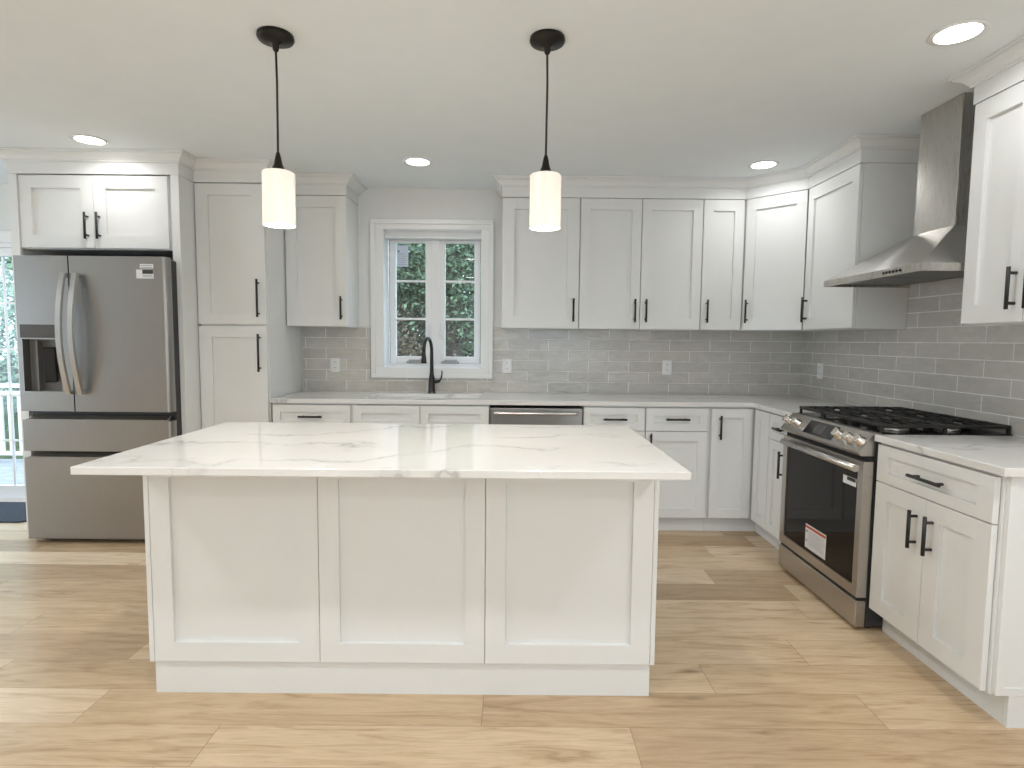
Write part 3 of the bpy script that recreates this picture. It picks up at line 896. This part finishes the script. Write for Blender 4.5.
# control panel: sloped wedge
cp = MB().prism([(-.022, .826), (.046, .916), (.075, .916), (.075, .812), (-.010, .812)], 'x', 0, RW - .008)
cpo = cp.build('control_panel', 'range_steel', rg)
sl = Vector((.068, .090)).normalized()      # (y, z) up the slope
nrm = Vector((-sl.y, sl.x))                 # outward
def on_slope(x, s, o_):
    p = Vector((-.022, .826)) + sl * s + nrm * o_
    return (x, p.x, p.y)
def slope_box(mb, xa, xb, s0, s1, o0, o1):
    mb.hexa([on_slope(xa, s0, o0), on_slope(xb, s0, o0), on_slope(xb, s1, o0), on_slope(xa, s1, o0)],
            [on_slope(xa, s0, o1), on_slope(xb, s0, o1), on_slope(xb, s1, o1), on_slope(xa, s1, o1)])
    return mb
dp = slope_box(MB(), .232, .505, .018, .098, .0003, .0022).build('display', 'gloss_black', cpo, 'black glass control display')
slope_box(MB(), .315, .405, .030, .086, .0024, .003).build('screen', 'display', cpo)
for kx in (.052, .142, .552, .640, .724):
    kb = MB()
    seg = 20
    prof = [(.027, .0004), (.027, .006), (.0225, .010), (.0215, .034), (.019, .038)]
    rings = []
    sx = Vector((1, 0, 0)); s3 = Vector((0, sl.x, sl.y)); n3 = Vector((0, nrm.x, nrm.y)); c3 = Vector(on_slope(kx, .055, 0))
    for r_, h_ in prof:
        rings.append([kb.bm.verts.new(c3 + n3 * h_ + sx * (r_ * cos(2 * pi * q / seg)) + s3 * (r_ * sin(2 * pi * q / seg))) for q in range(seg)])
    fs = []
    for a, c in zip(rings, rings[1:]):
        for q in range(seg):
            f_ = kb.bm.faces.new((a[q], a[(q + 1) % seg], c[(q + 1) % seg], c[q])); f_.smooth = True; fs.append(f_)
    fs += [kb.bm.faces.new(rings[0]), kb.bm.faces.new(rings[-1])]
    bmesh.ops.recalc_face_normals(kb.bm, faces=fs)
    slope_box(kb, kx - .0045, kx + .0045, .035, .075, .036, .047)
    kb.build('knob', 'bright_steel', rg)
# oven door: steel frame around dark glass
od = MB()
od.grid_holes([.002, .050, RW - .040, RW - .002], [.154, .204, .736, .786], [(.050, RW - .040, .204, .736)], lambda u, v, t_: (u, t_, v), 0, .046)
odo = od.build('oven_door', 'range_steel', rg)
MB().box(.0502, RW - .0402, .006, .040, .2042, .7358).build('glass', 'oven_glass', odo, 'dark oven window glass')
h = MB().tube([(.062, -.034, .757), (RW - .002, -.034, .757)], .0165, 16)
for xx in (.085, RW - .050): h.tube([(xx, -.034, .757), (xx, -.0003, .757)], .011, 10)
h.build('handle', 'steel', odo)
sx0, sx1, sz0, sz1 = .284, .484, .222, .350
MB().box(sx0, sx1, .0042, .0057, sz0, sz1).build('warning_sticker', 'sticker', odo, 'white warning sticker with a red top band')
MB().box(sx0 + .002, sx1 - .002, .0034, .0041, sz1 - .020, sz1 - .006).build('sticker_band', 'sticker_red', odo)
k = MB()
for q in range(7): k.box(sx0 + .030, sx1 - .012 - .022 * (q % 3 == 1), .0034, .0041, sz1 - .034 - q * .0118, sz1 - .031 - q * .0118)
k.build('sticker_print', 'sticker_grey', odo)
for q in (.042, .092): MB().box(sx0 + .010, sx0 + .022, .0034, .0041, sz1 - q, sz1 - q + .011).build('sticker_icon', 'sticker_dark', odo)
MB().box(.604, .708, .0042, .0057, .656, .694).build('label_sticker', 'sticker', odo, 'small black and white label sticker')
MB().box(.637, .704, .0034, .0041, .676, .6925).build('label_band', 'sticker_dark', odo)
wd = MB().box(.001, RW - .001, 0, .046, .013, .137, .003)
wdo = wd.build('drawer', 'range_steel', rg)
MB().box(.004, RW - .004, .012, .047, .1375, .1535).build('drawer_gap', 'gap', rg)
MB().box(.002, RW - .002, .018, .047, .7865, .8115).build('vent_gap', 'gap', rg)
for xx in (.04, RW - .04):
    for yy in (.075, .60): MB().lathe([(.020, 0), (.020, .007), (.012, .009), (.012, .0158)], xx, yy, 14).build('foot', 'black', rg)
# cooktop
ck = MB().box(.004, RW - .004, .0755, XW - RX - .012, .9065, .9175, .003)
ck.build('cooktop', 'gloss_black', rg)
D0, D1 = .076, XW - RX - .014
for (bx, by, br) in ((.135, .215, .048), (.135, .470, .038), (RW / 2, .345, .056), (RW - .135, .215, .052), (RW - .135, .470, .040)):
    bo = MB().lathe([(br + .012, .9177), (br + .010, .925), (br, .927), (br - .004, .930)], bx, by, 24).build('burner', 'range_steel', rg)
    MB().lathe([(br - .004, .9302), (br - .003, .937), (br - .010, .940)], bx, by, 24).build('burner_cap', 'iron', bo)
for g0, g1 in ((.012, .256), (.259, .505), (.508, RW - .012)):
    g = MB(); zt0, zt1 = .941, .957; bw = .012
    g.box(g0, g0 + bw, D0, D1, zt0, zt1, .003); g.box(g1 - bw, g1, D0, D1, zt0, zt1, .003)
    g.box(g0 + bw, g1 - bw, D0, D0 + bw, zt0, zt1, .003); g.box(g0 + bw, g1 - bw, D1 - bw, D1, zt0, zt1, .003)
    mid = (D0 + D1) / 2
    g.box(g0 + bw, g1 - bw, mid - bw / 2, mid + bw / 2, zt0, zt1, .003)
    cx = (g0 + g1) / 2
    for (ya, yb) in ((D0 + bw, mid - bw / 2), (mid + bw / 2, D1 - bw)):
        cy = (ya + yb) / 2
        g.box(cx - .005, cx + .005, ya, cy - .030, zt0 + .002, zt1 + .003, .002); g.box(cx - .005, cx + .005, cy + .030, yb, zt0 + .002, zt1 + .003, .002)
        g.box(g0 + bw, cx - .030, cy - .005, cy + .005, zt0 + .002, zt1 + .003, .002); g.box(cx + .030, g1 - bw, cy - .005, cy + .005, zt0 + .002, zt1 + .003, .002)
        for q in (-.092, -.048, .048, .092):
            g.box(g0 + bw, g1 - bw, cy + q * 1.25 - .004, cy + q * 1.25 + .004, zt0 + .002, zt1 + .001, .002)
    for (fx, fy) in ((g0 + .008, D0 + .008), (g1 - .008, D0 + .008), (g0 + .008, D1 - .008), (g1 - .008, D1 - .008), (g0 + .008, mid), (g1 - .008, mid)):
        g.box(fx - .006, fx + .006, fy - .006, fy + .006, .9178, zt0 + .001)
    g.build('grate', 'iron', rg)

# ------------------------------------------------------------------ hood
hd = thing('range_hood', 'stainless steel chimney range hood mounted over the range', 'range hood', (XW - .0095, 2.92, 1.64))
hy0, hy1 = 2.528 - 2.92, 3.312 - 2.92
hxf = 1.782 - (XW - .0095)
cxf = 2.055 - (XW - .0095); cy0, cy1 = 2.714 - 2.92, 2.985 - 2.92
b = MB()
b.box(hxf, hxf + .010, hy0, hy1, 0, .034); b.box(hxf + .010, -.0005, hy0, hy0 + .010, 0, .034); b.box(hxf + .010, -.0005, hy1 - .010, hy1, 0, .034)
b.box(hxf + .010, -.0005, hy0 + .010, hy1 - .010, .026, .034)
b.build('lip', 'hood_steel', hd)
b = MB().hexa([(hxf + .004, hy0 + .003, .0342), (-.0005, hy0 + .003, .0342), (-.0005, hy1 - .003, .0342), (hxf + .004, hy1 - .003, .0342)],
              [(cxf - .004, cy0 - .004, .232), (-.0005, cy0 - .004, .232), (-.0005, cy1 + .004, .232), (cxf - .004, cy1 + .004, .232)])
b.build('canopy', 'hood_steel', hd)
MB().box(cxf, -.0005, cy0, cy1, .2322, ZC - 1.64 - .001, .002).build('chimney', 'hood_steel', hd)
for k in range(2):
    ya = hy0 + .03 + k * .365
    f = MB().box(hxf + .05, -.04, ya, ya + .355, .012, .0255)
    f.build('filter', 'filter', hd)
bt = MB()
for k in range(6):
    bt = MB().lathe([(.0065, hxf - .003), (.0065, hxf - .0003)], 2.665 + k * .024 - 2.92, .017, 12, axis='x')
    bt.build('button', 'gap', hd)

# ------------------------------------------------------------------ pendants
def pendant(label, x, y):
    t = thing('pendant_light', label, 'pendant light', (x, y, 0), 0, 'pendant lights over the island')
    MB().lathe([(.066, ZC - .0005), (.068, ZC - .012), (.064, ZC - .020), (.030, ZC - .026), (.013, ZC - .034), (.011, ZC - .055), (.006, ZC - .062)], 0, 0, 36).build('canopy', 'bronze', t)
    MB().tube([(0, 0, ZC - .06), (.002, 0, 2.30), (.001, 0, 2.15), (0, 0, 2.03)], .0042, 10).build('cord', 'black', t)
    MB().lathe([(.006, 2.035), (.010, 2.020), (.016, 1.990), (.024, 1.972), (.026, 1.9665)], 0, 0, 24).build('socket_cup', 'bronze', t)
    zt, zb, r_ = 1.962, 1.757, .0605
    s = MB()
    s.lathe([(.012, zt), (r_ - .004, zt - .002), (r_, zt - .006), (r_, zb), (r_ - .004, zb), (r_ - .004, zt - .008), (.012, zt - .006), (.012, zt)], 0, 0, 40, cap=False)
    so = s.build('lamp_shade', 'shade', t, 'lit white cylindrical shade')
    MB().lathe([(.012, zt - .012), (.016, zt - .04), (.028, zb + .085), (.030, zb + .055), (.022, zb + .033), (.004, zb + .026)], 0, 0, 20).build('light_bulb', 'shade_rim', t)
    ld_ = bpy.data.lights.new('bulb', 'POINT'); ld_.energy = BULB; ld_.color = (1.0, .96, .90); ld_.shadow_soft_size = .02
    lo = bpy.data.objects.new('bulb', ld_); COL.objects.link(lo); lo.parent = t; lo.location = (.0, 0, 1.772)
pendant('lit pendant light over the left half of the island, before the pantry', -.907, 2.283)
pendant('lit pendant light over the right half of the island, before the wide wall cabinet', .128, 2.283)

# ------------------------------------------------------------------ recessed lights
def downlight(x, y, label, watts):
    t = thing('recessed_light', label, 'ceiling light', (x, y, ZC), 0, 'recessed ceiling lights')
    MB().lathe([(.074, -.0035), (.090, -.006), (.095, -.0003), (.074, -.0003), (.074, -.0035)], 0, 0, 36, cap=False).build('trim_ring', 'trim', t)
    MB().lathe([(.0735, -.0012), (.0735, -.0028), (.004, -.0030)], 0, 0, 36).build('lens', 'downlight', t)
    a = bpy.data.lights.new('lamp', 'AREA'); a.shape = 'DISK'; a.size = .14; a.energy = watts; a.color = (.985, .99, 1.0); a.spread = R(158)
    ao = bpy.data.objects.new('lamp', a); COL.objects.link(ao); ao.parent = t; ao.location = (0, 0, -.0065)
downlight(1.644, 2.218, 'lit recessed ceiling light nearest the camera, at top right before the hood', DOWNLIGHT)
downlight(1.625, 3.820, 'lit recessed ceiling light before the angled corner wall cabinet', DOWNLIGHT)
downlight(-.616, 3.830, 'lit recessed ceiling light in front of the window', DOWNLIGHT)
downlight(-2.484, 3.478, 'lit recessed ceiling light in front of the refrigerator cabinet', DOWNLIGHT)
for (x, y) in ((1.64, 1.0), (-.5, 1.0), (-2.5, 1.0), (-4.4, 3.2), (1.64, -1.4), (-.6, -1.4), (-2.5, -1.4), (-4.4, 1.0), (-4.6, -1.4), (1.64, -2.6), (-.6, -2.6), (-2.5, -2.6)):  # unseen lamps added to lift floor and ceiling brightness
    downlight(x, y, 'added recessed ceiling light out of view, brightening the room', FILL_LIGHT)

# ------------------------------------------------------------------ door mat
mt_ = MB().prism([(-4.75, 3.98), (-3.47, 3.98), (-3.36, 4.07), (-3.36, 4.455), (-4.75, 4.455)], 'z', .0005, .012)
tag(mt_.build('door_mat', 'mat_blue'), 'dark blue door mat on the floor inside the glass door', 'door mat')

# ------------------------------------------------------------------ outside
struct(MB().box(-40, 40, YW + .25, 60, -.75, -.65).build('ground', 'grass'))
dk = thing('deck', 'grey weathered wooden deck outside the glass door', 'deck', (-5.4, 4.72, -.13))
nb = 14
for k in range(nb):
    MB().box(-3.2, 3.0, k * .142, k * .142 + .136, -.03, 0, .003).build('deck_board', 'deck', dk)
MB().box(-3.1, 2.9, .05, 1.90, -.52, -.0305).build('deck_frame', 'deck', dk)
ra = thing('deck_railing', 'white deck railing seen through the glass door', 'railing', (-5.4, 6.55, -.1298))
MB().box(-3.1, 2.9, -.045, .045, .86, .90, .004).build('top_rail', 'trim', ra)
MB().box(-3.1, 2.9, -.025, .025, .78, .82).build('rail', 'trim', ra)
MB().box(-3.1, 2.9, -.025, .025, .08, .12).build('rail', 'trim', ra)
for px in (-3.0, -1.2, .6, 2.4):
    MB().box(px - .05, px + .05, -.05, .05, 0, .95, .004).build('post', 'trim', ra)
for k in range(50):
    px = -2.9 + k * .112
    if min(abs(px - q) for q in (-3.0, -1.2, .6, 2.4)) < .06: continue
    MB().box(px - .022, px + .022, -.012, .012, .1205, .7795).build('baluster', 'trim', ra)

def tree(x, y, h, spread, mat, label, trunk_r=.16, n=2600, low=.2, leaf=.13, seed=0):
    rn = random.Random(seed * 31 + 5)
    t = thing('tree', label, 'tree', (x, y, -.65), 0, 'trees behind the house')
    tk = MB()
    bx, by = rn.uniform(-.25, .25), rn.uniform(-.2, .2)
    tk.tube([(0, 0, -.05), (bx * .2, by * .2, h * .25), (bx * .6, by * .6, h * .55), (bx, by, h * .92)], [trunk_r * 1.2, trunk_r, trunk_r * .7, trunk_r * .2], 10)
    cl = []
    for k in range(16):
        a = rn.uniform(0, 2 * pi); zz = h * rn.uniform(low, .95)
        rr_ = spread * rn.uniform(.35, 1.0) * (1.05 - .5 * zz / h)
        c = Vector((cos(a) * rr_, sin(a) * rr_, zz)); cl.append(c)
        s0 = Vector((bx * zz / h, by * zz / h, max(.3, zz - .5)))
        tk.tube([s0, (s0 + c) / 2 + Vector((0, 0, .1)), c], [trunk_r * .28, trunk_r * .18, trunk_r * .06], 6)
    tk.build('trunk', 'bark', t)
    vs_, fs = [], []
    for k in range(int(n * 4.5)):
        c = rn.choice(cl); q = spread * .42
        p = c + Vector((rn.gauss(0, q), rn.gauss(0, q), rn.gauss(0, q * .6)))
        if p.z < .25: p.z = .25 + rn.random() * .3
        d = Vector((rn.gauss(0, 1), rn.gauss(0, 1), rn.gauss(0, .6))).normalized()
        e1 = d.cross(Vector((rn.gauss(0, 1), rn.gauss(0, 1), rn.gauss(0, 1)))).normalized()
        s = leaf * .36 * rn.uniform(.6, 1.3)
        i = len(vs_)
        vs_ += [p - d * s, p + e1 * s * .42, p + d * s, p - e1 * s * .42]
        fs.append((i, i + 1, i + 2, i + 3))
    me = bpy.data.meshes.new('foliage'); me.from_pydata([tuple(v) for v in vs_], [], fs); me.materials.append(M[mat])
    fo_ = bpy.data.objects.new('foliage', me); COL.objects.link(fo_); fo_.parent = t
T1 = 'leafy green tree behind the house, seen through '
tree(-.93, 9.2, 5.5, 1.0, 'leaf_b', T1 + 'the right sash of the window', .17, 3000, .42, .12, 1)
tree(-2.3, 9.8, 5.2, 1.4, 'leaf_a', 'dark bushy tree behind the house, seen through the left sash of the window', .14, 4200, .12, .12, 2)
tree(-1.5, 13.0, 6.5, 2.2, 'leaf_a', 'tall dark tree behind the nearer trees outside the window', .22, 6000, .08, .17, 3)
tree(.6, 12.6, 6.5, 2.2, 'leaf_b', 'tall light green tree standing farther off outside the right sash', .2, 6000, .08, .17, 4)
tree(-3.8, 13.4, 6.5, 2.2, 'leaf_a', 'tall dark tree standing farther off outside the left sash', .2, 6000, .08, .17, 5)
tree(-1.95, 8.2, 2.2, .8, 'leaf_c', 'low russet bush outside the lower left window pane', .05, 2200, .25, .10, 6)
tree(-7.2, 10.2, 5.0, 1.5, 'leaf_d', T1 + 'the glass door above the railing', .16, 4200, .15, .14, 7)
tree(-9.4, 12.6, 6.5, 2.3, 'leaf_d', 'tall green tree with painted-in sunlit leaves beyond the deck railing, farther off', .2, 6000, .1, .17, 8)
tree(-5.9, 15.0, 7.5, 2.8, 'leaf_a', 'broad dark tree at the back of the yard, between deck and window', .2, 7000, .08, .2, 9)
tree(-.9, 17.5, 9.0, 3.2, 'leaf_a', 'broad dark tree at the back of the yard, straight behind the window', .25, 8000, .05, .22, 10)
tree(-11.5, 16.5, 8.5, 3.0, 'leaf_b', 'broad light green tree at the back of the yard, far left', .25, 7000, .05, .22, 11)
